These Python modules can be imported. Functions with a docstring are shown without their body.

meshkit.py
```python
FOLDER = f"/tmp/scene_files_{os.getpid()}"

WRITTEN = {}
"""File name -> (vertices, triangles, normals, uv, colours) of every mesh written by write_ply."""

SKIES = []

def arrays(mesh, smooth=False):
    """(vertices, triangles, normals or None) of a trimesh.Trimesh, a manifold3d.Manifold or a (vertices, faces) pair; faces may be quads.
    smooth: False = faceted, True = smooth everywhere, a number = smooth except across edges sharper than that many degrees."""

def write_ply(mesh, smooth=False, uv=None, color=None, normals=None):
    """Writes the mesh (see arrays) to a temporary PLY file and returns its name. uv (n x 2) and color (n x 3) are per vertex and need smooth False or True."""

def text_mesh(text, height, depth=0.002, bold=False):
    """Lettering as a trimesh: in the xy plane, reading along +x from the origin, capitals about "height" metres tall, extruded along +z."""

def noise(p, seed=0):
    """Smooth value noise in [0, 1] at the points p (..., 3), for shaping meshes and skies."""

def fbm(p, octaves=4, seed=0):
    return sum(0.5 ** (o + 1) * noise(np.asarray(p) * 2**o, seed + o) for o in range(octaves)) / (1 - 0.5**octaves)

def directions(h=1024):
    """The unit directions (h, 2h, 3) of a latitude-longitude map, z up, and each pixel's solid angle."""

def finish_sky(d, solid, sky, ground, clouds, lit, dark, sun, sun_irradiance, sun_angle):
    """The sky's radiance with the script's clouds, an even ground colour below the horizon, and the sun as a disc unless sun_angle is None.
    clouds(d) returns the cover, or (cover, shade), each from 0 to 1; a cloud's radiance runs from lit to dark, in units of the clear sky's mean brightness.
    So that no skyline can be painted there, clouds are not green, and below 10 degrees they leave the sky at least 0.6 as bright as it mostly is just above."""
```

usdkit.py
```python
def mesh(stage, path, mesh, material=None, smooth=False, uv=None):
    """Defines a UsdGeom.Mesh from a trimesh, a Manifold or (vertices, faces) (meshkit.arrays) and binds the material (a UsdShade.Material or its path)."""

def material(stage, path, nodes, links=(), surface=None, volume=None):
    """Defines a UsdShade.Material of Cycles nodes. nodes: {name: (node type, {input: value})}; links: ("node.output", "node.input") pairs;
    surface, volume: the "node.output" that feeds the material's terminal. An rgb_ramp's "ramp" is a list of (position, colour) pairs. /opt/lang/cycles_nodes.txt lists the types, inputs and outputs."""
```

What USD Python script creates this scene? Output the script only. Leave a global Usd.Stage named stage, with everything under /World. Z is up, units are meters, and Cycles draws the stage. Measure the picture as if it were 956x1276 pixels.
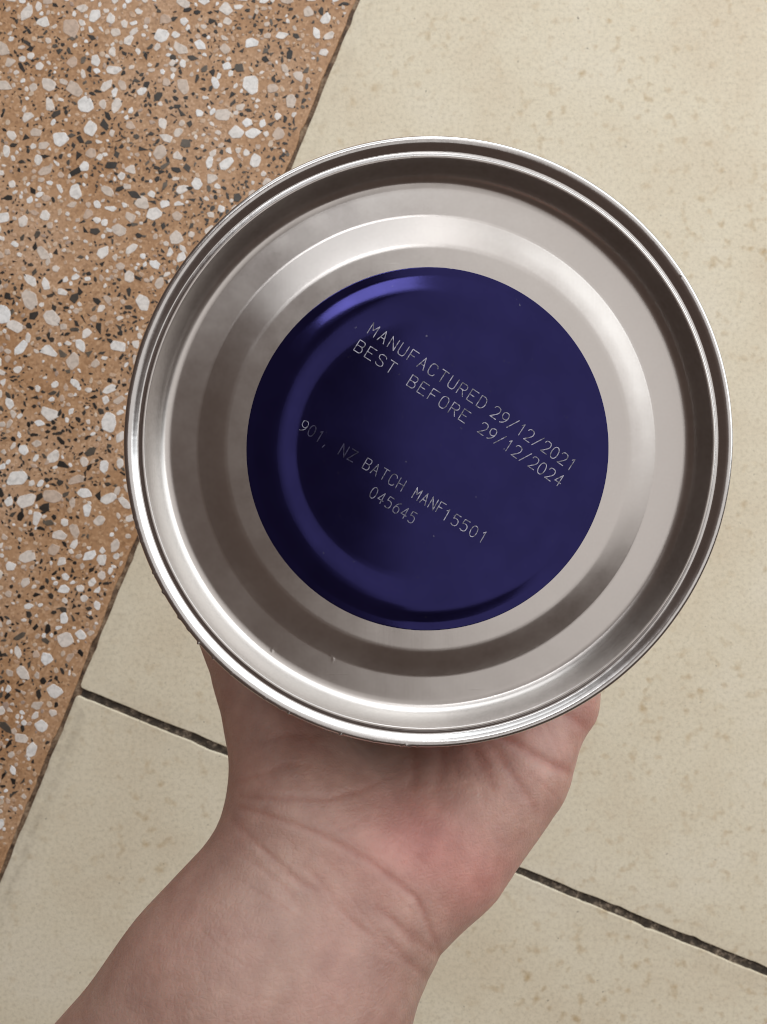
import math, random
import numpy as np, trimesh, usdkit
from meshkit import noise, fbm
from scipy.interpolate import PchipInterpolator
from pxr import Usd, UsdGeom, UsdLux, UsdShade, Gf, Sdf, Vt
from shapely.geometry import LineString, Polygon
from shapely.ops import unary_union
from scipy.spatial import cKDTree

stage = Usd.Stage.CreateInMemory()
UsdGeom.SetStageUpAxis(stage, 'Z'); UsdGeom.SetStageMetersPerUnit(stage, 1.0)
UsdGeom.Xform.Define(stage, '/World'); UsdGeom.Scope.Define(stage, '/World/Looks')
W, H, F = 956.0, 1276.0, 956.0          # picture size and focal length, in the photograph's pixels
CAM = np.array([0, 0, 0.60])

# ---------------------------------------------------------------- camera, light, exposure
cam = UsdGeom.Camera.Define(stage, '/World/camera')
cam.AddTranslateOp().Set(Gf.Vec3d(*CAM))
cam.CreateHorizontalApertureAttr(24.0); cam.CreateVerticalApertureAttr(24.0 * H / W)
cam.CreateFocalLengthAttr(24.0 * F / W); cam.CreateClippingRangeAttr(Gf.Vec2f(0.01, 50))
cam.CreateFStopAttr(48.0); cam.CreateFocusDistanceAttr(0.166)
cam.CreateExposureAttr(0.12)


def rect_light(name, pos, target, w, h, radiance, color):
    l = UsdLux.RectLight.Define(stage, '/World/' + name)
    l.CreateWidthAttr(w); l.CreateHeightAttr(h); l.CreateIntensityAttr(radiance); l.CreateColorAttr(Gf.Vec3f(*color))
    p, t = np.array(pos, float), np.array(target, float)
    z = (p - t) / np.linalg.norm(p - t)
    x = np.cross([0, 0, 1.0], z) if abs(z[2]) < 0.999 else np.array([1.0, 0, 0])
    x /= np.linalg.norm(x); y = np.cross(z, x)
    l.AddTransformOp().Set(Gf.Matrix4d(*x, 0, *y, 0, *z, 0, *p, 1))
    return l


rect_light('far_window_light', (-0.3, 2.9, 1.2), (0, 0, 0.25), 2.8, 1.9, 1.9, (0.955, 0.985, 1.0))
rect_light('window_light', (-0.28, 1.18, 1.92), (0, 0.05, 0.4), 1.3, 0.75, 1.15, (0.97, 0.985, 1.0))
rect_light('fanlight', (-0.2, 0.66, 2.1), (-0.1, 0.0, 0.4), 0.55, 0.26, 5.0, (0.97, 0.985, 1.0))
rect_light('door_light', (1.8, 1.65, 1.25), (0, 0, 0.25), 5.0, 2.4, 2.0, (0.93, 0.98, 1.0))
rect_light('ceiling_light', (1.75, 0.5, 2.2), (1.75, 0.5, 0), 3.4, 3.2, 0.76, (1.0, 0.97, 0.945))
rect_light('ceiling_light_left', (-0.72, -0.1, 2.2), (-0.72, -0.1, 0), 1.5, 3.2, 0.03, (1.0, 0.76, 0.66))
usdkit.material(stage, '/World/Looks/room_air', {'b': ('background_shader', {'color': (1.0, 0.70, 0.58), 'strength': 0.085})}, surface='b.background')
dome = UsdLux.DomeLight.Define(stage, '/World/ambient_light')
UsdShade.MaterialBindingAPI.Apply(dome.GetPrim()).Bind(UsdShade.Material.Get(stage, '/World/Looks/room_air'))

# ---------------------------------------------------------------- helpers
counts = {}


def numbered(path):
    n = counts.get(path, 0); counts[path] = n + 1
    return path if n == 0 else f'{path}_{n:03d}'


def tag(prim, label=None, cat=None, group=None, kind=None):
    for k, v in (('label', label), ('category', cat), ('group', group), ('kind', kind)):
        if v: prim.SetCustomDataByKey(k, v)
    return prim


def thing(name, label=None, cat=None, kind=None, matrix=None):
    x = UsdGeom.Xform.Define(stage, numbered('/World/' + name))
    if matrix is not None: x.AddTransformOp().Set(Gf.Matrix4d(*np.asarray(matrix, float).T.ravel()))
    return tag(x.GetPrim(), label, cat, None, kind)


def part(name, mesh, mat, parent, smooth=False, label=None, kind=None, color=None):
    m = usdkit.mesh(stage, numbered(str(parent.GetPath()) + '/' + name), mesh, '/World/Looks/' + mat, smooth)
    if color is not None:
        UsdGeom.PrimvarsAPI(m).CreatePrimvar('tint', Sdf.ValueTypeNames.Color3fArray, 'vertex').Set(Vt.Vec3fArray.FromNumpy(np.asarray(color, np.float32)))
    return tag(m.GetPrim(), label, None, None, kind)


def mat(name, nodes, links, surface='p.BSDF'):
    return usdkit.material(stage, '/World/Looks/' + name, nodes, links, surface=surface)


def at_depth(px, py, d):
    """metres: the point seen at pixel (px, py), d metres below the camera"""
    return np.array([(px - W / 2) * d / F, -(py - H / 2) * d / F, CAM[2] - d])


# ---------------------------------------------------------------- materials
def pos(scale):
    return {'g': ('texture_coordinate', {}), 'm': ('mapping', {'scale': scale})}, [('g.object', 'm.vector')]


def tin_mat(name, base, rough, bump, scratch):
    n, l = pos((1, 1, 1))
    n.update({
        'ms': ('mapping', {'rotation': (0, 0, 0.9), 'scale': (1600, 60, 60)}),
        'ns': ('noise_texture', {'scale': 1.0, 'detail': 4.0, 'roughness': 0.6}),
        'nl': ('noise_texture', {'scale': 55.0, 'detail': 5.0, 'roughness': 0.65}),
        'mr': ('map_range', {'from_min': 0.3, 'from_max': 0.75, 'to_min': rough - 0.03, 'to_max': rough + 0.05}),
        'nb': ('noise_texture', {'scale': 28.0, 'detail': 3.0}),
        'add': ('math', {'math_type': 'multiply_add', 'value2': scratch}),
        'bp': ('bump', {'strength': 1.0, 'distance': bump, 'height': 0.5}),
        'mc': ('mapping', {'rotation': (0, 0, -0.5), 'scale': (60, 1300, 60)}),
        'nc': ('noise_texture', {'scale': 1.0, 'detail': 2.0}),
        'rc': ('rgb_ramp', {'ramp': [(0.72, (0, 0, 0)), (0.80, (1, 1, 1))]}),
        'ad2': ('math', {'math_type': 'multiply_add', 'value2': 0.02}),
        'tr': ('rgb_ramp', {'ramp': [(0.3, tuple(c * 0.95 for c in base)), (0.62, base)]}),
        'p': ('principled_bsdf', {'metallic': 1.0, 'roughness': rough})})
    l += [('g.object', 'ms.vector'), ('ms.vector', 'ns.vector'), ('m.vector', 'nl.vector'), ('m.vector', 'nb.vector'), ('nl.fac', 'mr.value'), ('mr.result', 'p.roughness'),
          ('ns.fac', 'add.value1'), ('nb.fac', 'add.value3'), ('g.object', 'mc.vector'), ('mc.vector', 'nc.vector'), ('nc.fac', 'rc.fac'), ('rc.color', 'ad2.value1'), ('add.value', 'ad2.value3'), ('ad2.value', 'bp.height'), ('bp.normal', 'p.normal'), ('nl.fac', 'tr.fac'), ('tr.color', 'p.base_color')]
    return mat(name, n, l)


tin_mat('tinplate', (0.57, 0.545, 0.525), 0.27, 0.0003, 0.015)
tin_mat('seam_tin', (0.60, 0.59, 0.585), 0.21, 0.00025, 0.03)
n, l = pos((1, 1, 1))
n.update({'nl': ('noise_texture', {'scale': 60.0, 'detail': 4.0}),
          'mr': ('map_range', {'from_min': 0.3, 'from_max': 0.7, 'to_min': 0.09, 'to_max': 0.19}),
          'nf': ('noise_texture', {'scale': 2500.0, 'detail': 2.0}),
          'bp': ('bump', {'strength': 0.08, 'distance': 0.00003}),
          'nd': ('noise_texture', {'scale': 820.0, 'detail': 2.0}), 'rd': ('rgb_ramp', {'ramp': [(0.75, (0, 0, 0)), (0.8, (0.4, 0.4, 0.4))]}),
          'nw': ('noise_texture', {'scale': 90.0, 'detail': 4.0}), 'rw': ('rgb_ramp', {'ramp': [(0.35, (0.85, 0.85, 0.88)), (0.7, (1.12, 1.12, 1.1))]}),
          'mw': ('mix', {'mix_type': 'multiply', 'fac': 1.0, 'color1': (0.0175, 0.0155, 0.090)}), 'md': ('mix', {'color2': (0.30, 0.30, 0.36)}),
          'p': ('principled_bsdf', {'metallic': 0.85, 'base_color': (0.0175, 0.0155, 0.090), 'coat_weight': 0.06, 'coat_roughness': 0.12, 'coat_ior': 1.45})})
l += [('m.vector', 'nd.vector'), ('nd.fac', 'rd.fac'), ('rd.color', 'md.fac'), ('m.vector', 'nw.vector'), ('nw.fac', 'rw.fac'), ('rw.color', 'mw.color2'), ('mw.color', 'md.color1'), ('md.color', 'p.base_color'),
      ('m.vector', 'nl.vector'), ('nl.fac', 'mr.value'), ('mr.result', 'p.roughness'), ('m.vector', 'nf.vector'), ('nf.fac', 'bp.height'), ('bp.normal', 'p.normal')]
mat('blue_lacquer', n, l)
for nm, col in (('laser_print', (0.42, 0.42, 0.50)), ('worn_print', (0.05, 0.048, 0.09)), ('half_worn_print', (0.25, 0.25, 0.32))):
    mat(nm, {'g': ('texture_coordinate', {}), 'n': ('noise_texture', {'scale': 1500.0, 'detail': 2.0}),
             'r': ('rgb_ramp', {'ramp': [(0.36, tuple(c * 0.35 for c in col)), (0.6, tuple(c * 1.15 for c in col))]}),
             'p': ('principled_bsdf', {'roughness': 0.5, 'metallic': 0.15, 'specular_ior_level': 0.15})},
        [('g.object', 'n.vector'), ('n.fac', 'r.fac'), ('r.color', 'p.base_color')])

# skin: colour comes with the mesh (flushed palm, paler forearm), pores and fine lines from noise
mat('skin', {
    'g': ('texture_coordinate', {}), 'a': ('attribute', {'attribute': 'tint'}),
    'n1': ('noise_texture', {'scale': 130.0, 'detail': 5.0, 'roughness': 0.6}),
    'r1': ('rgb_ramp', {'ramp': [(0.3, (0.84, 0.8, 0.8)), (0.7, (1.1, 1.13, 1.13))]}),
    'mx': ('mix', {'mix_type': 'multiply', 'fac': 1.0}),
    'v': ('voronoi_texture', {'scale': 900.0, 'feature': 'distance_to_edge'}),
    'nd': ('noise_texture', {'scale': 420.0, 'detail': 4.0}),
    'ml': ('mapping', {'rotation': (0, 0, -0.55), 'scale': (220, 1400, 600)}),
    'nl': ('noise_texture', {'scale': 1.0, 'detail': 3.0}),
    'c1': ('math', {'math_type': 'multiply_add', 'value2': 0.8}),
    'c2': ('math', {'math_type': 'multiply_add', 'value2': 0.5}),
    'bp': ('bump', {'strength': 0.45, 'distance': 0.0003}),
    'p': ('principled_bsdf', {'roughness': 0.46, 'specular_ior_level': 0.4, 'subsurface_weight': 0.35, 'subsurface_scale': 0.0035, 'subsurface_radius': (1.0, 0.35, 0.2)})},
    [('g.object', 'n1.vector'), ('n1.fac', 'r1.fac'), ('a.color', 'mx.color1'), ('r1.color', 'mx.color2'), ('mx.color', 'p.base_color'),
     ('g.object', 'v.vector'), ('g.object', 'nd.vector'), ('g.object', 'ml.vector'), ('ml.vector', 'nl.vector'),
     ('v.distance', 'c1.value1'), ('nd.fac', 'c1.value3'), ('nl.fac', 'c2.value1'), ('c1.value', 'c2.value3'), ('c2.value', 'bp.height'), ('bp.normal', 'p.normal')])

# cream ceramic tile: faint blotches, brown freckles, dark pin specks
mat('cream_tile', {
    'g': ('geometry', {}), 'oi': ('object_info', {}),
    'nb': ('noise_texture', {'scale': 9.0, 'detail': 4.0, 'roughness': 0.6}),
    'rb': ('rgb_ramp', {'ramp': [(0.3, (0.69, 0.595, 0.445)), (0.52, (0.745, 0.668, 0.515)), (0.72, (0.775, 0.705, 0.565))]}),
    'nf': ('noise_texture', {'scale': 95.0, 'detail': 1.6, 'roughness': 0.6}),
    'rf': ('rgb_ramp', {'ramp': [(0.57, (0, 0, 0)), (0.76, (0.8, 0.8, 0.8))]}),
    'nm': ('noise_texture', {'scale': 7.0, 'detail': 2.0}),
    'rm': ('rgb_ramp', {'ramp': [(0.38, (0.1, 0.1, 0.1)), (0.6, (1, 1, 1))]}),
    'fm': ('math', {'math_type': 'multiply'}),
    'm1': ('mix', {'color2': (0.50, 0.36, 0.19)}),
    'ng': ('noise_texture', {'scale': 330.0, 'detail': 5.0, 'roughness': 0.78}),
    'rg': ('rgb_ramp', {'ramp': [(0.32, (0.80, 0.79, 0.765)), (0.5, (0.985, 0.985, 0.985)), (0.68, (1.06, 1.06, 1.06))]}),
    'm2': ('mix', {'mix_type': 'multiply', 'fac': 1.0}),
    'ns': ('noise_texture', {'scale': 260.0, 'detail': 1.0}),
    'rs': ('rgb_ramp', {'ramp': [(0.76, (0, 0, 0)), (0.82, (0.75, 0.75, 0.75))]}),
    'm3': ('mix', {'color2': (0.20, 0.17, 0.13)}),
    'gr': ('attribute', {'attribute': 'tint'}), 'gs': ('math', {'math_type': 'multiply'}),
    'gn': ('noise_texture', {'scale': 85.0, 'detail': 5.0, 'roughness': 0.7}), 'gq': ('rgb_ramp', {'ramp': [(0.36, (0.1, 0.1, 0.1)), (0.56, (1, 1, 1))]}),
    'm4': ('mix', {'color2': (0.33, 0.28, 0.21)}),
    'rr': ('map_range', {'from_min': 0.3, 'from_max': 0.7, 'to_min': 0.42, 'to_max': 0.62}),
    'bp': ('bump', {'strength': 0.35, 'distance': 0.0004}),
    'p': ('principled_bsdf', {'roughness': 0.5, 'specular_ior_level': 0.35})},
    [('g.position', f'{x}.vector') for x in ('nb', 'nf', 'nm', 'ng', 'ns', 'gn')] +
    [('nb.fac', 'rb.fac'), ('nf.fac', 'rf.fac'), ('nm.fac', 'rm.fac'), ('rf.color', 'fm.value1'), ('rm.color', 'fm.value2'), ('fm.value', 'm1.fac'), ('rb.color', 'm1.color1'),
     ('ng.fac', 'rg.fac'), ('m1.color', 'm2.color1'), ('rg.color', 'm2.color2'), ('ns.fac', 'rs.fac'), ('rs.color', 'm3.fac'), ('m2.color', 'm3.color1'),
     ('gn.fac', 'gq.fac'), ('gr.fac', 'gs.value1'), ('gq.color', 'gs.value2'), ('gs.value', 'm4.fac'), ('m3.color', 'm4.color1'), ('m4.color', 'p.base_color'),
     ('nb.fac', 'rr.value'), ('rr.result', 'p.roughness'), ('ng.fac', 'bp.height'), ('bp.normal', 'p.normal')])

mat('dirty_grout', {
    'g': ('geometry', {}), 'n': ('noise_texture', {'scale': 160.0, 'detail': 5.0, 'roughness': 0.7}),
    'r': ('rgb_ramp', {'ramp': [(0.32, (0.025, 0.018, 0.013)), (0.5, (0.06, 0.045, 0.032)), (0.58, (0.15, 0.115, 0.085)), (0.68, (0.40, 0.33, 0.25))]}),
    'bp': ('bump', {'strength': 0.8, 'distance': 0.001}), 'p': ('principled_bsdf', {'roughness': 0.8})},
    [('g.position', 'n.vector'), ('n.fac', 'r.fac'), ('r.color', 'p.base_color'), ('n.fac', 'bp.height'), ('bp.normal', 'p.normal')])

mat('brown_grout', {
    'g': ('geometry', {}), 'n': ('noise_texture', {'scale': 120.0, 'detail': 5.0, 'roughness': 0.7}),
    'r': ('rgb_ramp', {'ramp': [(0.35, (0.05, 0.03, 0.02)), (0.5, (0.16, 0.10, 0.06)), (0.65, (0.36, 0.26, 0.17))]}),
    'p': ('principled_bsdf', {'roughness': 0.8})},
    [('g.position', 'n.vector'), ('n.fac', 'r.fac'), ('r.color', 'p.base_color')])

# terrazzo cement: orange brown, with grit too fine to be pieces
mat('terrazzo_cement', {
    'g': ('geometry', {}),
    'n': ('noise_texture', {'scale': 8.0, 'detail': 6.0, 'roughness': 0.68}),
    'r': ('rgb_ramp', {'ramp': [(0.3, (0.37, 0.19, 0.085)), (0.5, (0.455, 0.262, 0.14)), (0.7, (0.53, 0.34, 0.215))]}),
    'v': ('voronoi_texture', {'scale': 560.0}), 'vr': ('rgb_ramp', {'ramp': [(0.0, (0.7, 0.68, 0.66)), (0.2, (0.86, 0.85, 0.84)), (0.4, (1, 1, 1)), (0.75, (1.04, 1.05, 1.07)), (0.88, (1.2, 1.28, 1.4)), (1, (1.3, 1.45, 1.6))]}),
    'sx': ('separate_xyz', {}), 'm': ('mix', {'mix_type': 'multiply', 'fac': 0.85}),
    'p': ('principled_bsdf', {'roughness': 0.42, 'specular_ior_level': 0.4})},
    [('g.position', 'n.vector'), ('n.fac', 'r.fac'), ('g.position', 'v.vector'), ('v.color', 'sx.vector'), ('sx.x', 'vr.fac'), ('r.color', 'm.color1'), ('vr.color', 'm.color2'), ('m.color', 'p.base_color')])


def chip_mat(name, ramp, rand, vein):
    mat(name, {
        'g': ('geometry', {}), 'o': ('object_info', {}), 'at': ('attribute', {'attribute': 'tint'}),
        'r': ('rgb_ramp', {'ramp': ramp}),
        'n': ('noise_texture', {'scale': 260.0, 'detail': 4.0, 'roughness': 0.6, 'distortion': 0.6}),
        'nr': ('rgb_ramp', {'ramp': [(0.3, (1 - vein,) * 3), (0.6, (1.04,) * 3)]}),
        'm': ('mix', {'mix_type': 'multiply', 'fac': 1.0}),
        'p': ('principled_bsdf', {'roughness': 0.32, 'specular_ior_level': 0.5})},
        [(rand, 'r.fac'), ('g.position', 'n.vector'), ('n.fac', 'nr.fac'), ('r.color', 'm.color1'), ('nr.color', 'm.color2'), ('m.color', 'p.base_color')])


WHITE = [(0.0, (0.58, 0.43, 0.33)), (0.2, (0.64, 0.54, 0.46)), (0.42, (0.77, 0.70, 0.64)), (0.75, (0.82, 0.79, 0.76)), (1.0, (0.85, 0.84, 0.83))]
PALE = [(0.0, (0.54, 0.35, 0.23)), (0.4, (0.62, 0.45, 0.32)), (0.75, (0.68, 0.55, 0.43)), (1.0, (0.42, 0.30, 0.24))]
BLACK = [(0.0, (0.018, 0.015, 0.013)), (0.6, (0.045, 0.038, 0.032)), (0.85, (0.09, 0.075, 0.06)), (1.0, (0.16, 0.13, 0.10))]
chip_mat('white_chip', WHITE, 'o.random', 0.26); chip_mat('black_chip', BLACK, 'o.random', 0.3)
chip_mat('white_grit', WHITE, 'at.fac', 0.26); chip_mat('pale_grit', PALE, 'at.fac', 0.25); chip_mat('black_grit', BLACK, 'at.fac', 0.3)

# ---------------------------------------------------------------- floor: cream tiles and terrazzo, meeting at a line
ANG = math.atan(0.408)
U = np.array([math.cos(ANG), -math.sin(ANG)]); V = np.array([math.sin(ANG), math.cos(ANG)])
FD = CAM[2]
E0 = at_depth(224, 537.5, FD)[:2]             # a point on the terrazzo edge
J0 = at_depth(468, 1012.5, FD)[:2]            # a point on the joint
EU, JV = E0 @ U, J0 @ V                       # the terrazzo edge is u = EU, the joint v = JV


def uv_xy(u, v): return np.outer(np.atleast_1d(u), U) + np.outer(np.atleast_1d(v), V)


def edge_wobble(s, seed, amp):
    s = np.asarray(s, float)
    p = np.stack([s * 60, s * 0 + seed * 3.7, s * 0], -1)
    big = np.maximum(0, noise(np.stack([s * 95, s * 0 + seed * 9.1, s * 0 + 2], -1), seed) - 0.72) * 3.0
    return amp * (fbm(p, 4, seed) - 0.5) * 2 - amp * 1.6 * big


def slab(u0, u1, v0, v1, z0, thick, seed, amp, rc, chamfer, step=0.0022, grime_u=0.0, grime_v=0.0):
    """a flat slab with worn, softly rounded edges; returns the mesh and how grimy each vertex is"""
    def line(a, b):
        n = max(2, int(abs(b - a) / step)); return np.linspace(a, b, n, endpoint=False)
    pts, nrm = [], []
    for k, (a, b) in enumerate((((u0 + rc, v0), (u1 - rc, v0)), ((u1, v0 + rc), (u1, v1 - rc)), ((u1 - rc, v1), (u0 + rc, v1)), ((u0, v1 - rc), (u0, v0 + rc)))):
        a, b = np.array(a), np.array(b)
        L = np.linalg.norm(b - a); n = max(2, int(L / step)); t = np.linspace(0, 1, n)
        d = (b - a) / L; out = np.array([d[1], -d[0]])
        q = a + np.outer(t, b - a)
        w = edge_wobble(t * L + k * 1.3, seed + k, amp) * np.minimum(1, np.minimum(t, 1 - t) * L / 0.006)
        pts.append(q + np.outer(w, out)); nrm.append(np.repeat(out[None], n, 0))
        c = b - out * rc
        a0 = math.atan2(out[1], out[0]); aa = np.linspace(a0, a0 + math.pi / 2, 6)[1:-1]
        o2 = np.stack([np.cos(aa), np.sin(aa)], 1)
        pts.append(c + rc * o2); nrm.append(o2)
    P, N = np.vstack(pts), np.vstack(nrm)
    rings = [(0.0, -thick, 1), (0.0, -chamfer, 1), (-0.3 * chamfer, -0.3 * chamfer, 1), (-1.0 * chamfer, 0.0, 1.0), (-0.0045, 0.0, 0.35), (-0.009, 0.0, 0.9), (-0.016, 0, 0.2), (-0.026, 0.0, 0)]
    vs, gs = [], []
    for o, z, g in rings:
        q = P + N * o if o > -0.003 else np.clip(P, [u0 - o, v0 - o], [u1 + o, v1 + o])
        vs.append(np.column_stack([q[:, [0]] * U + q[:, [1]] * V, np.full(len(q), z0 + z)]))
        side = np.where(np.abs(N[:, 0]) > np.abs(N[:, 1]), np.where(N[:, 0] < 0, grime_u, 0.1), np.where(N[:, 1] * np.sign(grime_v or 1) > 0, abs(grime_v), 0.1))
        gs.append(g * side)
    n = len(P); f = []
    for r in range(len(rings) - 1):
        i = np.arange(n); j = (i + 1) % n
        a, b, c, d = r * n + i, r * n + j, (r + 1) * n + j, (r + 1) * n + i
        f += [np.stack([a, b, c], 1), np.stack([a, c, d], 1)]
    uniq = [i for i in range(n) if np.abs(q[i] - q[i - 1]).max() > 1e-7]
    tv, tf = trimesh.creation.triangulate_polygon(Polygon(q[uniq]), engine='earcut')
    idx = np.array(uniq)[cKDTree(q[uniq]).query(tv[:, :2])[1]] + (len(rings) - 1) * n
    f.append(idx[tf])
    v, g, f = np.vstack(vs), np.concatenate(gs), np.vstack(f)
    fn = np.cross(v[f[:, 1]] - v[f[:, 0]], v[f[:, 2]] - v[f[:, 0]])
    last = len(tf); flip = fn[-last:, 2] < 0
    f[-last:][flip] = f[-last:][flip][:, ::-1]
    return trimesh.Trimesh(v, f, process=False), np.repeat(g[:, None], 3, 1)


floor = thing('floor', 'cream speckled tile floor with dark dirty joint, beside brown terrazzo', 'floor', 'structure')
JW, T = 0.0064, 0.80
k = 0
for iu in range(2):
    for iv in (-1, 0, -2, 1):
        u0 = EU + 0.0030 + iu * (T + JW)
        v0 = JV + JW / 2 + iv * (T + JW)
        m, g = slab(u0, u0 + T, v0, v0 + T, 0.0, 0.008, 10 + k * 7, 0.0007, 0.003, 0.0006, grime_u=0.4 if iu == 0 and iv < 0 else 0.15, grime_v=-0.12 if iv == 0 else 0.12)
        part('tile', m, 'cream_tile', floor, False, color=g)
        k += 1


def grid_sheet(u0, u1, v0, v1, z, step_u, step_v, seed, amp):
    nu, nv = max(2, int((u1 - u0) / step_u)), max(2, int((v1 - v0) / step_v))
    uu, vv = np.meshgrid(np.linspace(u0, u1, nu), np.linspace(v0, v1, nv), indexing='ij')
    xy = uv_xy(uu.ravel(), vv.ravel())
    zz = z + amp * (fbm(np.column_stack([xy * 240, np.zeros(len(xy))]), 3, seed) - 0.5) * 2
    i = (np.arange(nu - 1)[:, None] * nv + np.arange(nv - 1)[None]).ravel()
    f = np.vstack([np.stack([i, i + nv, i + nv + 1], 1), np.stack([i, i + nv + 1, i + 1], 1)])
    return trimesh.Trimesh(np.column_stack([xy, zz]), f, process=False)


part('grout', grid_sheet(EU - 0.002, EU + 2 * T, JV - JW / 2 - 0.004, JV + JW / 2 + 0.004, -0.0022, 0.0016, 0.0016, 5, 0.0012), 'dirty_grout', floor, True)
for kv in (-1, 1):
    part('grout', grid_sheet(EU - 0.002, EU + 2 * T, JV + kv * (T + JW) - JW / 2 - 0.004, JV + kv * (T + JW) + JW / 2 + 0.004, -0.0026, 0.004, 0.003, 15 + kv, 0.0006), 'dirty_grout', floor, True)
part('grout', grid_sheet(EU + T + 0.0005, EU + T + JW + 0.0055, JV - 2 * T, JV + 2 * T, -0.0032, 0.004, 0.003, 8, 0.0005), 'dirty_grout', floor, True)

terr = thing('terrazzo_floor', 'orange brown terrazzo slab full of white and black stone chips', 'floor', 'structure')
TU0, TV0, TV1 = EU - 1.40, JV - 2 * T, JV + 2 * T
m, g = slab(TU0, EU - 0.0004, TV0, TV1, 0.0, 0.010, 77, 0.0013, 0.003, 0.0009, grime_u=0.0)
part('cement', m, 'terrazzo_cement', terr)
part('grout', grid_sheet(EU - 0.002, EU + 0.006, TV0, TV1, -0.0016, 0.0012, 0.002, 6, 0.0012), 'brown_grout', terr, True)

rng = np.random.default_rng(11)
# chips are laid where the photograph and a step to its side could show them
cu0, cu1, cv0, cv1 = EU - 0.48, EU - 0.0035, -0.58, 0.66


def seen(xy): return (np.abs(xy[:, 0]) < 0.36) & (np.abs(xy[:, 1]) < 0.46)


placed_c, placed_r = np.zeros((0, 2)), np.zeros(0)
chips = []                                    # (kind, centre uv, radius)


def throw(kind, n, radii, gap, clump=None):
    global placed_c, placed_r
    cand = np.column_stack([rng.uniform(cu0, cu1, n), rng.uniform(cv0, cv1, n)])
    if clump is not None:
        w = fbm(np.column_stack([cand * clump, np.full(n, 3.3)]), 3, 40 + len(kind))
        cand = cand[rng.uniform(0.32, 0.62, n) < w]
    r = np.sort(radii(len(cand)))[::-1]
    keep_c, keep_r = list(placed_c), list(placed_r)
    cell = 0.012; gridd = {}
    def put(i): gridd.setdefault((int(keep_c[i][0] // cell), int(keep_c[i][1] // cell)), []).append(i)
    for i in range(len(keep_c)): put(i)
    for c, rr in zip(cand, r):
        if c[0] + rr * 0.8 > cu1 + 0.002: continue
        gx, gy = int(c[0] // cell), int(c[1] // cell); ok = True
        for a in (-1, 0, 1):
            for b in (-1, 0, 1):
                for j in gridd.get((gx + a, gy + b), ()):
                    if (keep_c[j][0] - c[0]) ** 2 + (keep_c[j][1] - c[1]) ** 2 < (keep_r[j] + rr) ** 2 * gap: ok = False; break
                if not ok: break
            if not ok: break
        if ok:
            keep_c.append(c); keep_r.append(rr); put(len(keep_c) - 1); chips.append((kind, c, rr))
    placed_c, placed_r = np.array(keep_c), np.array(keep_r)


throw('white', 2700, lambda n: np.clip(rng.lognormal(math.log(0.0045), 0.27, n), 0.0028, 0.0080), 0.95)
throw('black', 10150, lambda n: np.clip(rng.lognormal(math.log(0.0022), 0.38, n), 0.0010, 0.0050), 0.62, 22)
throw('white', 7200, lambda n: np.clip(rng.lognormal(math.log(0.0022), 0.30, n), 0.0013, 0.0036), 0.7)
throw('black', 13050, lambda n: np.clip(rng.lognormal(math.log(0.0016), 0.38, n), 0.0010, 0.0050), 0.62, 22)
throw('pale', 13050, lambda n: np.clip(rng.lognormal(math.log(0.0016), 0.30, n), 0.0009, 0.0030), 0.6)
throw('black', 20300, lambda n: np.clip(rng.lognormal(math.log(0.00105), 0.32, n), 0.0006, 0.0019), 0.55, 22)


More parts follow.
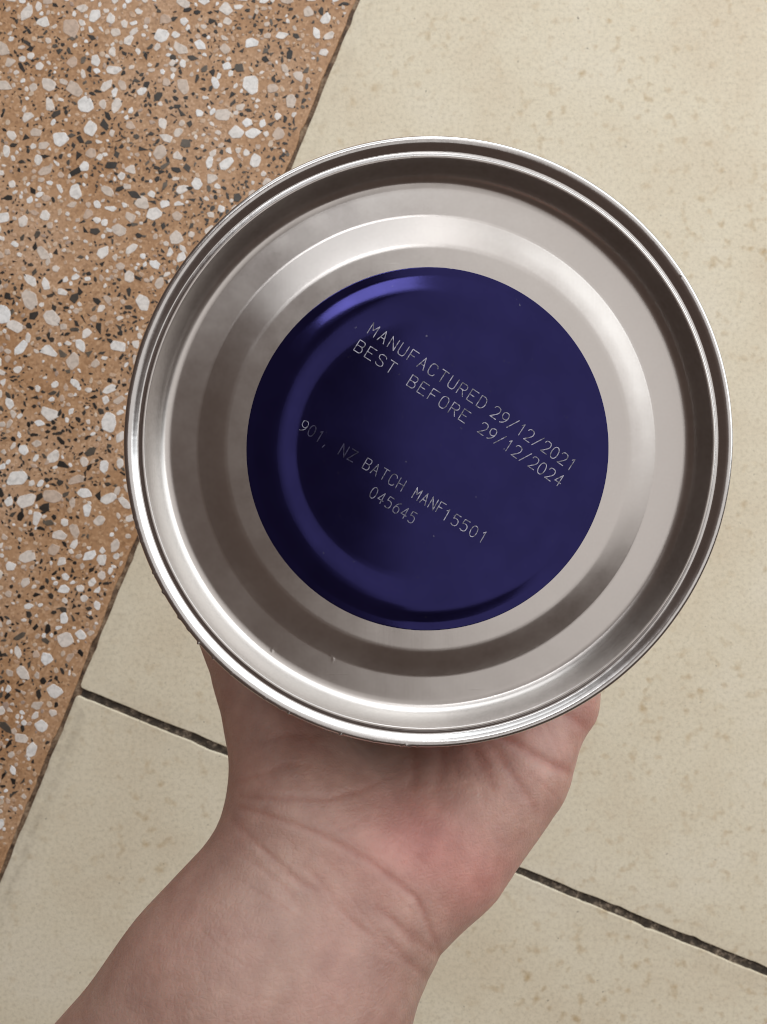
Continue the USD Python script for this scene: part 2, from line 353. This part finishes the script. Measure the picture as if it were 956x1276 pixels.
def chip_mesh(kind, c, r):
    kk = int(rng.integers(5, 9)) if kind != 'black' else int(rng.integers(3, 7))
    a = np.sort((np.arange(kk) + rng.uniform(-0.36, 0.36, kk)) * 2 * np.pi / kk)
    asp = rng.uniform(1.0, 1.75) if kind != 'black' else rng.uniform(1.05, 2.3)
    rad = rng.uniform(0.72, 1.08, kk)
    p = np.column_stack([np.cos(a) * rad * math.sqrt(asp), np.sin(a) * rad / math.sqrt(asp)]) * r
    if kk > 3:                                # blunt the corners a little
        p = np.vstack([[p[i] * (1 - t) + p[(i + 1) % kk] * t for t in ((0.12, 0.88) if kind != 'black' else (0.04, 0.96))] for i in range(kk)])
    th = rng.uniform(0, 2 * np.pi); p = p @ np.array([[math.cos(th), math.sin(th)], [-math.sin(th), math.cos(th)]]) + c
    p[:, 0] = np.minimum(p[:, 0], EU - 0.0022)
    q = uv_xy(p[:, 0], p[:, 1]); kk = len(q); cc = q.mean(0)
    h = 0.00022 + rng.uniform(0, 0.00004)
    v = np.vstack([np.column_stack([q, np.full(kk, -0.0012)]), np.column_stack([q, np.full(kk, h * 0.4)]), np.column_stack([cc + (q - cc) * (1 - 0.00025 / r), np.full(kk, h)]), [[*cc, h]]])
    i = np.arange(kk); j = (i + 1) % kk; f = []
    for s in (0, kk): f += [np.stack([s + i, s + j, s + kk + j], 1), np.stack([s + i, s + kk + j, s + kk + i], 1)]
    f.append(np.stack([2 * kk + i, 2 * kk + j, np.full(kk, 3 * kk)], 1))
    return v, np.vstack(f)


cen = np.array([c[1] for c in chips]); cxy = uv_xy(cen[:, 0], cen[:, 1]); rad = np.array([c[2] for c in chips])
in_view = seen(cxy)
tin_hide = np.hypot(cxy[:, 0] - 0.035, cxy[:, 1] - 0.055) < 0.235      # behind the tin
order = np.argsort(-rad * (in_view & ~tin_hide))
single = set(order[:300].tolist())
merged = {}
for i, (kind, c, r) in enumerate(chips):
    v, f = chip_mesh(kind, c, r)
    if i in single:
        part('stone_chip', (v, f), 'white_chip' if kind != 'black' else 'black_chip', terr)
    else:
        merged.setdefault(kind, []).append((v, f))
for kind, lst in merged.items():
    off, vs, fs, cs = 0, [], [], []
    for v, f in lst: vs.append(v); fs.append(f + off); off += len(v); cs.append(np.full((len(v), 3), rng.uniform()))
    part({'white': 'small_white_chips', 'pale': 'small_pale_chips', 'black': 'small_black_chips'}[kind], (np.vstack(vs), np.vstack(fs)), {'white': 'white_grit', 'pale': 'pale_grit', 'black': 'black_grit'}[kind], terr, kind='stuff', color=np.vstack(cs))

# ---------------------------------------------------------------- the tin, bottom up, tipped a little towards the viewer
TIP = np.array([0.008, -0.10, 1.0]); TIP /= np.linalg.norm(TIP)
TX = np.cross([0, 1.0, 0], TIP); TX /= np.linalg.norm(TX); TY = np.cross(TIP, TX)
RIM = np.array([0.00956, 0.01211, CAM[2] - 0.1592])
TM = np.eye(4); TM[:3, 0], TM[:3, 1], TM[:3, 2], TM[:3, 3] = TX, TY, TIP, RIM
TALL = 0.165
mm = 0.001
PROFILE = np.array([                          # radius, height (mm) of the end, from the centre out
    (0, -5.62), (14, -5.62), (26.6, -5.62), (27.8, -5.60), (28.6, -5.55), (32.2, -5.23), (33.0, -5.19), (33.5, -5.18), (34.0, -5.2), (36.9, -5.58), (37.4, -5.62), (37.9, -5.62), (38.9, -5.62),
    (41.8, -5.62), (42.8, -5.62), (43.5, -5.67), (44.2, -5.80), (49.2, -7.06), (49.6, -7.16), (50.1, -7.2), (52.5, -7.2), (55.2, -7.2), (56.2, -7.05), (57.0, -6.55), (57.8, -5.5), (58.5, -3.9), (59.0, -2.4), (59.25, -1.5),
    (59.4, -1.15), (59.8, -1.05), (60.2, -1.2), (60.6, -1.25), (61.1, -0.9), (61.6, -0.42), (62.1, -0.1), (62.6, 0.0), (63.0, -0.1), (63.35, -0.45), (63.5, -0.9), (63.5, -2.7), (63.3, -3.1), (62.7, -3.3), (61.9, -3.3)])
IRID = 28                                     # up to here the height is a function of the radius
prof_z = PchipInterpolator(PROFILE[:29, 0], PROFILE[:29, 1])


def densify(pr, k):
    t = np.arange(len(pr)); s = np.concatenate([[0], np.cumsum(np.hypot(*np.diff(pr, axis=0).T))])
    fr, fz = PchipInterpolator(s, pr[:, 0]), PchipInterpolator(s, pr[:, 1])
    ss = np.unique(np.concatenate([np.linspace(s[i], s[i + 1], k + 1) for i in range(len(s) - 1)]))
    return np.column_stack([fr(ss), fz(ss)])


NICKS = [(0.615, 62.5, 0.14), (3.62, 63.3, 0.28), (3.72, 63.4, 0.3), (3.83, 63.4, 0.4), (3.9, 63.3, 0.3), (4.22, 63.3, 0.3), (4.287, 50.2, 0.10), (4.27, 49.6, 0.08), (4.05, 55.6, 0.08),  (4.41, 63.4, 0.35), (3.55, 63.3, 0.25)]


_r = random.Random(5)
SCUFFS = [(_r.uniform(3.35, 4.7), _r.uniform(63.05, 63.45), _r.uniform(0.06, 0.2)) for _ in range(26)]


def lathe(pr, segs, dent=True):
    a = np.arange(segs) / segs * 2 * np.pi
    R = np.repeat(pr[:, 0][:, None], segs, 1); Z = np.repeat(pr[:, 1][:, None], segs, 1); A = np.repeat(a[None], len(pr), 0)
    if dent:
        w = np.clip((R - 20) / 40, 0, 1)
        p = np.stack([np.cos(A) * R / 17, np.sin(A) * R / 17, Z * 0 + 1.5], -1)
        Z = Z + w * 0.10 * (fbm(p, 3, 4) - 0.5)
        R = R + w * 0.16 * (fbm(p * 0.8 + 7, 3, 9) - 0.5)
        p2 = np.stack([np.cos(A) * 26, np.sin(A) * 26, R * 0.15], -1)
        Z = Z + 0.045 * (R > 58) * (fbm(p2, 3, 12) - 0.5)
        for an, rr, amp in NICKS + SCUFFS:
            d = np.angle(np.exp(1j * (A - an)))
            g = np.exp(-(d / 0.0042) ** 2 - ((R - rr) / 0.35) ** 2)
            Z = Z + amp * g * 0.9; R = R + amp * g * 0.6
    v = np.stack([R * np.cos(A), R * np.sin(A), Z], -1).reshape(-1, 3) * mm
    n = len(pr); i = (np.arange(n - 1)[:, None] * segs + np.arange(segs)[None]); j = np.arange(n - 1)[:, None] * segs + (np.arange(segs)[None] + 1) % segs
    a_, b_, c_, d_ = i.ravel(), j.ravel(), (j + segs).ravel(), (i + segs).ravel()
    f = np.vstack([np.stack([a_, d_, c_], 1), np.stack([a_, c_, b_], 1)])
    ar = np.linalg.norm(np.cross(v[f[:, 1]] - v[f[:, 0]], v[f[:, 2]] - v[f[:, 0]]), axis=1)
    return trimesh.Trimesh(v, f[ar > 1e-14], process=False)


tin = thing('tin_can', 'silver tin held with its ringed base and dark blue centre facing up', 'tin', matrix=TM)
dense = densify(PROFILE, 4)
edge = 38.9
part('blue_panel', lathe(np.vstack([dense[dense[:, 0] < edge - 0.15] + [[0, 0.05]], [(edge - 0.06, float(prof_z(edge)) + 0.045)], [(edge, float(prof_z(edge)) + 0.01)], [(edge + 0.02, float(prof_z(edge)) - 0.05)]]), 1080), 'blue_lacquer', tin, True)
part('end_panel', lathe(dense[(dense[:, 0] > edge - 0.3) & (np.arange(len(dense)) <= np.argmin(np.abs(dense[:, 0] - 59.8)))], 1080), 'tinplate', tin, True)
k0 = int(np.argmin(np.abs(dense[:, 0] - 59.8)))
part('rim', lathe(dense[k0:], 2160), 'seam_tin', tin, True)
body = np.array([(61.9, -3.3), (61.8, -4.2), (61.8, -20), (61.8, -60), (61.8, -110), (61.8, -150), (61.8, -160.5), (61.9, -161.7)])
part('body', lathe(body, 360, False), 'tinplate', tin, True)
top = np.array([(61.9, -161.7), (62.8, -161.7), (63.4, -162.0), (63.5, -164.0), (63.1, -164.8), (62.4, -165.0), (61.2, -164.6), (59.8, -161.0), (58.6, -160.4), (40, -160.4), (0.0, -160.4)])
part('top_end', lathe(densify(top, 2), 360, False), 'tinplate', tin, 40)

# printed codes: single strokes, as a laser marks them
G = {
    'M': [[(0, 0), (0, 1), (.5, .45), (1, 1), (1, 0)]], 'A': [[(0, 0), (.5, 1), (1, 0)], [(.2, .36), (.8, .36)]], 'N': [[(0, 0), (0, 1), (1, 0), (1, 1)]],
    'U': [[(0, 1), (0, .3), (.1, .1), (.33, 0), (.67, 0), (.9, .1), (1, .3), (1, 1)]], 'F': [[(0, 0), (0, 1), (1, 1)], [(0, .52), (.68, .52)]],
    'C': [[(1, .8), (.85, .95), (.6, 1), (.35, 1), (.1, .88), (0, .65), (0, .35), (.1, .12), (.35, 0), (.6, 0), (.85, .05), (1, .2)]],
    'T': [[(.5, 0), (.5, 1)], [(0, 1), (1, 1)]], 'R': [[(0, 0), (0, 1), (.65, 1), (.9, .93), (1, .76), (.9, .58), (.65, .5), (0, .5)], [(.5, .5), (1, 0)]],
    'E': [[(1, 0), (0, 0), (0, 1), (1, 1)], [(0, .52), (.7, .52)]], 'D': [[(0, 0), (0, 1), (.5, 1), (.82, .88), (1, .6), (1, .4), (.82, .12), (.5, 0), (0, 0)]],
    'B': [[(0, 0), (0, 1), (.62, 1), (.88, .93), (.95, .76), (.85, .6), (.6, .53), (0, .53)], [(.6, .53), (.9, .44), (1, .26), (.9, .08), (.62, 0), (0, 0)]],
    'S': [[(1, .84), (.82, .97), (.5, 1), (.2, .96), (.02, .8), (.1, .62), (.4, .53), (.7, .46), (.95, .34), (1, .2), (.82, .04), (.5, 0), (.2, .03), (0, .16)]],
    'O': [[(.35, 0), (.1, .12), (0, .35), (0, .65), (.1, .88), (.35, 1), (.65, 1), (.9, .88), (1, .65), (1, .35), (.9, .12), (.65, 0), (.35, 0)]],
    'H': [[(0, 0), (0, 1)], [(1, 0), (1, 1)], [(0, .52), (1, .52)]], 'Z': [[(0, 1), (1, 1), (0, 0), (1, 0)]],
    '0': [[(.5, 0), (.22, .07), (.04, .3), (0, .5), (.04, .7), (.22, .93), (.5, 1), (.78, .93), (.96, .7), (1, .5), (.96, .3), (.78, .07), (.5, 0)]],
    '1': [[(.28, .82), (.56, 1), (.56, 0)]], '2': [[(.02, .8), (.14, .95), (.42, 1), (.75, .97), (.96, .82), (.97, .66), (.8, .46), (0, 0), (1, 0)]],
    '4': [[(.72, 0), (.72, 1), (0, .3), (1, .3)]], '5': [[(.95, 1), (.16, 1), (.06, .58), (.4, .65), (.75, .6), (.97, .42), (.95, .2), (.72, .03), (.38, 0), (.08, .08)]],
    '6': [[(.85, .98), (.5, .88), (.15, .6), (.02, .32), (.12, .1), (.4, 0), (.7, .02), (.95, .18), (.98, .38), (.8, .55), (.5, .6), (.2, .52), (.05, .36)]],
    '9': [[(.95, .64), (.8, .47), (.5, .4), (.2, .46), (.03, .64), (.05, .84), (.3, .98), (.6, 1), (.88, .9), (.98, .68), (.88, .4), (.5, .12), (.15, .02)]],
    '/': [[(.0, -.02), (1, 1.02)]], ',': [[(.35, .12), (.2, -.16)]]}


def strokes(text, start, adv, up, width, gap=None):
    """glyph strokes as pixel polylines"""
    adv, up = np.array(adv, float), np.array(up, float)
    d = adv / np.linalg.norm(adv)
    out = []
    for i, ch in enumerate(text):
        if ch == ' ': continue
        o = np.array(start, float) + i * adv + rng.normal(0, 0.12, 2)
        for s in G[ch]:
            s = np.array(s)
            if len(s) > 5:                    # ease the curves
                t = np.arange(len(s)); tt = np.linspace(0, len(s) - 1, 5 * len(s)); s = np.column_stack([PchipInterpolator(t, s[:, 0])(tt), PchipInterpolator(t, s[:, 1])(tt)])
            out.append(o + s[:, [0]] * width * d + s[:, [1]] * up)
    return out


RT = TM[:3, :3]
def to_panel(px):
    """pixels -> the tin's own coordinates (mm) on its base"""
    px = np.asarray(px, float)
    ray = np.column_stack([(px[:, 0] - W / 2) / F, -(px[:, 1] - H / 2) / F, -np.ones(len(px))]) @ RT
    o = (CAM - RIM) @ RT * 1000
    h = np.full(len(px), -5.6)
    for _ in range(6):
        t = (h - o[2]) / ray[:, 2]; p = o + ray * t[:, None]
        h = prof_z(np.hypot(p[:, 0], p[:, 1]))
    return p[:, :2]


def print_line(name, words, material, w=0.2, label=None):
    polys = []
    for word in words:
        for s in strokes(*word):
            polys.append(LineString(to_panel(s)).buffer(w / 2, quad_segs=3))
    u = unary_union(polys); vs, fs, off = [], [], 0
    for g in getattr(u, 'geoms', [u]):
        g = g.segmentize(0.5)
        v, f = trimesh.creation.triangulate_polygon(g, engine='earcut')
        z = prof_z(np.hypot(v[:, 0], v[:, 1])) + 0.09
        a = f[:, 0]
        cr = np.cross(v[f[:, 1]] - v[f[:, 0]], v[f[:, 2]] - v[f[:, 0]]); f[cr < 0] = f[cr < 0][:, ::-1]
        vs.append(np.column_stack([v, z]) * mm); fs.append(f + off); off += len(v)
    part(name, (np.vstack(vs), np.vstack(fs)), material, tin, False, label)


UP = (8.1, -12.6)
print_line('printed_line', [('MANUFACTURED', (457.6, 415.1), (12.35, 8.22), UP, 9.2), ('29/12/2021', (610.7, 517.7), (10.43, 7.2), UP, 8.6)], 'laser_print', label='upper printed line with the manufacturing date')
print_line('printed_line', [('BEST', (440.9, 436.0), (12.9, 8.4), UP, 9.6), ('BEFORE', (506.5, 479.5), (12.92, 8.54), UP, 9.6), ('29/12/2024', (595.1, 537.8), (10.42, 7.11), UP, 8.6)], 'laser_print', label='second printed line with the best before date')
UP3 = (7.2, -12.4)
print_line('printed_line', [('MANF', (513.2, 619.9), (9.87, 5.86), UP3, 7.4), ('15501', (549.5, 645.4), (11.3, 6.9), UP3, 8.2)], 'laser_print', label='end of the printed batch line')
print_line('printed_line', [('9', (372.4, 534.8), (9.5, 6.7), UP3, 8.0), ('BATCH', (451.2, 582.8), (10.46, 6.28), UP3, 7.8)], 'half_worn_print', label='paler middle of the printed batch line')
print_line('printed_line', [('01,', (382.3, 541.2), (9.6, 6.6), UP3, 7.6), ('NZ', (421.4, 565.4), (11.2, 6.5), UP3, 8.0)], 'worn_print', 0.24, label='nearly worn off start of the printed batch line')
print_line('printed_line', [('045645', (459.2, 618.3), (9.6, 6.14), UP3, 7.4)], 'half_worn_print', label='lowest printed line, a short number')

# ---------------------------------------------------------------- the hand and forearm that hold the tin (one surface from a distance field)
def q3(px, py, d): return at_depth(px, py, d / 1000.0) * 1000


def wall(phi, t, off):
    a = math.radians(phi)
    return (RIM + RT @ np.array([(61.8 + off) * math.cos(a), (61.8 + off) * math.sin(a), -t]) * mm) * 1000


def cone(p, a, b, ra, rb, flat=None):
    """distance to a tapered limb from a to b; flat = (direction, factor) squeezes it along a direction"""
    a, b = np.asarray(a, float), np.asarray(b, float)
    if flat is not None:
        n, k = np.asarray(flat[0], float), flat[1]; n = n / np.linalg.norm(n)
        sq = lambda x: x + np.outer((x @ n) * (1 / k - 1), n) if x.ndim == 2 else x + (x @ n) * (1 / k - 1) * n
        return cone(sq(p), sq(a), sq(b), ra, rb) * (k + (1 - k) * 0.5)
    ab = b - a
    h = np.clip(((p - a) @ ab) / (ab @ ab), 0, 1)
    return np.linalg.norm(p - a - h[:, None] * ab, axis=1) - (ra + (rb - ra) * h)


def smin(a, b, k):
    h = np.clip(0.5 + 0.5 * (b - a) / k, 0, 1)
    return b * (1 - h) + a * h - k * h * (1 - h)


# joints: forearm, wrist, the four knuckles and their fingers round the tin, the thumb on the other side
ELB, FA, WR = q3(0, 1735, 168), q3(321, 1262, 177), q3(423, 1098, 189)
FORE_N = np.array([0.10, 0.22, 0.97])
KN = [wall(-100, 84, 14.5), wall(-87, 72, 14.5), wall(-74, 59, 15.0), wall(-61, 47, 17.5)]
FING = [
    [(-76, 98, 10.5), (-50, 108, 9.5), (-28, 112, 8.0)], [(-61, 86, 10.5), (-32, 95, 9.5), (-8, 99, 8.0)],
    [(-50, 74, 10.2), (-22, 82, 9.5), (-1, 85, 7.8)], [(-42, 64, 9.5), (-18, 70, 8.5), (-2, 73, 7.0)]]
FRAD = [(10.5, 9.2, 8.2, 7.0), (10.8, 9.4, 8.4, 7.2), (10.4, 9.0, 8.0, 6.9), (9.6, 8.0, 7.0, 6.0)]
THUMB = [q3(372, 1000, 194), wall(-124, 46, 13.5), wall(-146, 70, 11.0), wall(-168, 88, 10.0)]
TRAD = [15.0, 13.0, 10.4, 8.2]
FA_R = (33.2, 27.0)


def field(p):
    d = cone(p, ELB, FA, 45, FA_R[0], (FORE_N, 0.84))
    d = smin(d, cone(p, FA, WR, FA_R[0], FA_R[1], (FORE_N, 0.76)), 8)
    cw = [WR + (k - WR) * 0.12 for k in KN]
    for i, k in enumerate(KN):
        s = WR + np.array([(-13, 4, 0), (-4, 1, 1), (4, -3, 1), (10, -7, 0)][i])
        d = smin(d, cone(p, s, k, 15.0, 12.0), 9)
        last = k
        for j, w in enumerate(FING[i]):
            e = wall(*w); nd = cone(p, last, e, FRAD[i][j], FRAD[i][j + 1])
            d = np.minimum(d, nd) if j else smin(d, nd, 4)
            last = e
    d = smin(d, cone(p, q3(560, 1050, 198), q3(642, 966, 205), 16, 12.5), 12)      # the heel on the little finger's side
    d = smin(d, cone(p, q3(390, 1030, 191), THUMB[0], 14, TRAD[0]), 10)            # ball of the thumb
    d = smin(d, cone(p, q3(362, 1040, 190), q3(306, 1122, 187), 10.5, 12.5), 9)   # outer side of the wrist
    for j in range(3):
        d = smin(d, cone(p, THUMB[j], THUMB[j + 1], TRAD[j], TRAD[j + 1]), 7 if j < 1 else 2.5)
    # flesh gives way where it meets the tin
    c = (p / 1000 - RIM) @ RT * 1000
    can = np.where((c[:, 2] < 0), np.hypot(c[:, 0], c[:, 1]) - 62.0, 50)
    return np.maximum(d, -can + 0.0)


def surface_net(lo, hi, h):
    n = np.ceil((hi - lo) / h).astype(int) + 1
    ax = [lo[k] + np.arange(n[k]) * h for k in range(3)]
    # coarse pass first: only cells near the surface are evaluated finely
    c = 6; nc = n // c + 2
    cx = [lo[k] + np.arange(nc[k]) * h * c for k in range(3)]
    g = np.stack(np.meshgrid(*cx, indexing='ij'), -1).reshape(-1, 3)
    coarse = field(g).reshape(nc)
    D = np.full(n, 99.0)
    near = np.abs(coarse) < h * c * 2.2
    from scipy.ndimage import zoom
    D = np.repeat(np.repeat(np.repeat(coarse, c, 0), c, 1), c, 2)[:n[0], :n[1], :n[2]].copy()
    mask = np.repeat(np.repeat(np.repeat(near, c, 0), c, 1), c, 2)[:n[0], :n[1], :n[2]]
    I = np.argwhere(mask)
    D[mask] = field(np.column_stack([ax[k][I[:, k]] for k in range(3)]))
    s = D < 0
    inside = np.stack([s[i:n[0] - 1 + i, j:n[1] - 1 + j, k:n[2] - 1 + k] for i in (0, 1) for j in (0, 1) for k in (0, 1)], 0).sum(0)
    act = (inside > 0) & (inside < 8); idx = -np.ones(act.shape, int); cells = np.argwhere(act); idx[act] = np.arange(len(cells))
    acc, cnt = np.zeros((len(cells), 3)), np.zeros(len(cells))
    corners = np.array([(i, j, k) for i in (0, 1) for j in (0, 1) for k in (0, 1)])
    for a in range(8):
        for b in range(a + 1, 8):
            if np.abs(corners[a] - corners[b]).sum() != 1: continue
            A, B = cells + corners[a], cells + corners[b]
            da, db = D[tuple(A.T)], D[tuple(B.T)]
            x = (da < 0) != (db < 0); t = np.where(x, da / np.where(x, da - db, 1), 0)
            acc += np.where(x[:, None], A + t[:, None] * (B - A), 0); cnt += x
    V = lo + acc / cnt[:, None] * h
    quads = []
    for k in range(3):
        e = [slice(1, n[m] - 1) for m in range(3)]; e[k] = slice(0, n[k] - 1)
        e2 = list(e); e2[k] = slice(1, n[k])
        cross = s[tuple(e)] != s[tuple(e2)]; first = s[tuple(e)][cross]
        E = np.argwhere(cross) + np.array([1 if m != k else 0 for m in range(3)])
        u, w = (k + 1) % 3, (k + 2) % 3
        q = []
        for du, dw in ((-1, -1), (0, -1), (0, 0), (-1, 0)):
            o = E.copy(); o[:, u] += du; o[:, w] += dw; q.append(idx[tuple(o.T)])
        q = np.stack(q, 1); q[~first] = q[~first][:, ::-1]; quads.append(q)
    q = np.vstack(quads); q = q[(q >= 0).all(1)]
    return trimesh.Trimesh(V, np.vstack([q[:, [0, 1, 2]], q[:, [0, 2, 3]]]), process=False)


def pixel_of(v):                               # v in mm
    d = CAM[2] * 1000 - v[:, 2]
    return np.column_stack([W / 2 + F * v[:, 0] / d, H / 2 - F * v[:, 1] / d])


def dist_line(p, line):
    line = np.array(line, float); best = np.full(len(p), 1e9); par = np.zeros(len(p)); L = 0
    seg = np.linalg.norm(np.diff(line, axis=0), axis=1); tot = seg.sum()
    for i in range(len(line) - 1):
        a, ab = line[i], line[i + 1] - line[i]
        h = np.clip(((p - a) @ ab) / (ab @ ab), 0, 1); d = np.linalg.norm(p - a - h[:, None] * ab, axis=1)
        m = d < best; best[m] = d[m]; par[m] = (L + h[m] * seg[i]) / tot; L += seg[i]
    return best, par


hand = surface_net(np.array([-190.0, -225.0, 300.0]), np.array([105.0, 40.0, 470.0]), 1.1)
trimesh.smoothing.filter_taubin(hand, 0.5, 0.53, 8)
hand = trimesh.Trimesh(*trimesh.remesh.subdivide(hand.vertices, hand.faces), process=False)
trimesh.smoothing.filter_taubin(hand, 0.5, 0.53, 4)
# creases of the palm and wrist, where the photograph shows them: (path, depth mm, half width in picture pixels)
CREASES = [
    ([(296, 1004), (340, 1018), (400, 1040), (460, 1072), (520, 1120), (548, 1185), (556, 1200)], 0.75, 4.5),
    ([(300, 992), (350, 996), (410, 995), (450, 985), (480, 972)], 0.6, 4),
    ([(298, 975), (335, 962), (352, 952), (385, 955)], 0.5, 4),
    ([(290, 1022), (320, 1050), (352, 1082), (395, 1110)], 0.5, 5),
    ([(604, 868 + 40), (640, 925), (680, 950), (716, 966)], 2.0, 6.5),
    ([(612, 925), (636, 962), (668, 1008)], 1.0, 7),
    ([(690, 880), (715, 897), (734, 908)], 0.9, 6),
    ([(515, 930), (517, 985)], 0.7, 8), ([(552, 930), (548, 980)], 0.55, 8), ([(585, 925), (600, 950), (618, 985)], 0.7, 9),
    ([(330, 925), (360, 915), (400, 918)], 0.35, 4), ([(380, 1075), (440, 1150), (480, 1180)], 0.35, 5),
    ([(470, 1130), (510, 1165), (556, 1198)], 0.7, 6), ([(486, 1172), (520, 1210), (540, 1226)], 0.5, 5), ([(300, 1060), (350, 1100), (390, 1150)], 0.25, 5),
]
crng = np.random.default_rng(3)


def fine_lines(n, lo, hi, ang, spread, length):
    for _ in range(n):
        c = crng.uniform(lo, hi); a = ang(c) + crng.normal(0, spread); L = crng.uniform(*length); bend = crng.normal(0, 0.25)
        t = np.linspace(-0.5, 0.5, 6)
        yield [tuple(c + L * np.array([x * math.cos(a) - x * x * bend * math.sin(a), x * math.sin(a) + x * x * bend * math.cos(a)])) for x in t]


FINE = [(l, crng.uniform(0.03, 0.11), crng.uniform(1.6, 2.8)) for g in (
    fine_lines(22, (300, 940), (680, 1130), lambda c: 0.9 - (c[0] - 300) / 400 * 1.9, 0.35, (30, 110)),     # fanning over the palm
    fine_lines(16, (280, 1020), (560, 1210), lambda c: 0.62, 0.15, (40, 150)),                               # along the wrist fold
    fine_lines(8, (150, 1100), (520, 1276), lambda c: 0.62, 0.25, (40, 120)),
    fine_lines(12, (560, 900), (720, 1030), lambda c: 0.95, 0.3, (30, 80))) for l in g]
def close_to(p, line, m):
    l = np.array(line); return ((p > l.min(0) - m) & (p < l.max(0) + m)).all(1)


for it in range(2):
    vn = hand.vertex_normals; px = pixel_of(hand.vertices); off = np.zeros(len(px))
    front = np.clip(vn[:, 2] * 1.6 + 0.15, 0, 1)
    warp = 2.2 * (fbm(np.column_stack([px / 23, np.zeros(len(px))]), 2, 31) - 0.5)
    for line, dep, wd in CREASES + FINE:
        near = close_to(px, line, 5 * wd + 3) & (front > 0)
        d, t = dist_line(px[near], line); d = d + warp[near]
        fade = np.clip(np.minimum(t, 1 - t) * 5 + 0.15, 0, 1)
        off[near] -= (0.17 if wd > 3 else 0.32) * dep * fade * (np.exp(-(d / wd) ** 2) - 0.22 * np.exp(-((d - 2.6 * wd) / (1.6 * wd)) ** 2))
    off += 0.3 * (fbm(hand.vertices / 14.0, 3, 21) - 0.5) + 0.05 * (fbm(hand.vertices / 3.5, 2, 23) - 0.5)
    hand.vertices = hand.vertices + vn * (off * front)[:, None]
# flesh colour: flushed heel of the hand, paler ulnar side, yellower forearm
v = hand.vertices; px = pixel_of(v)
def blot(c, r): return np.exp(-(((px - np.array(c)) / np.array(r)) ** 2).sum(1))
tone = np.tile(np.array([0.41, 0.248, 0.202]), (len(v), 1))
fore = 1 / (1 + np.exp(-(((px - np.array([420, 1103])) @ np.array([-0.58, 0.815])) - 20) / 30))
tone = tone * (1 - fore[:, None]) + np.array([0.345, 0.212, 0.172]) * fore[:, None]
for c, r, col, a in (((520, 1045), (75, 60), (0.50, 0.205, 0.18), 0.75), ((600, 1090), (55, 60), (0.52, 0.235, 0.205), 0.55), ((655, 925), (60, 60), (0.60, 0.37, 0.32), 0.7), ((610, 990), (50, 50), (0.58, 0.36, 0.30), 0.4),
                     ((735, 900), (30, 40), (0.50, 0.29, 0.245), 0.4)):
    w = a * blot(c, r)[:, None]; tone = tone * (1 - w) + np.array(col) * w
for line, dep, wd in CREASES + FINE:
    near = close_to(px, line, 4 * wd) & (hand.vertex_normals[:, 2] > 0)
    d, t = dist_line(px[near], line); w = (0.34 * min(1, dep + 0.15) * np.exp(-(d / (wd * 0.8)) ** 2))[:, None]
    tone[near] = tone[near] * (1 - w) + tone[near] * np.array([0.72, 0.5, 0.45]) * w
tone *= (0.90 + 0.2 * fbm(v / 9.0, 4, 51))[:, None] * (1 + (fbm(v / 22.0 + 5, 3, 52) - 0.5)[:, None] * np.array([0.06, -0.16, -0.12]))
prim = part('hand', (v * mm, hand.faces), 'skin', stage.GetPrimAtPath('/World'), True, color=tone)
tag(prim, 'bare left hand and forearm, palm up, holding the silver tin from below', 'hand')
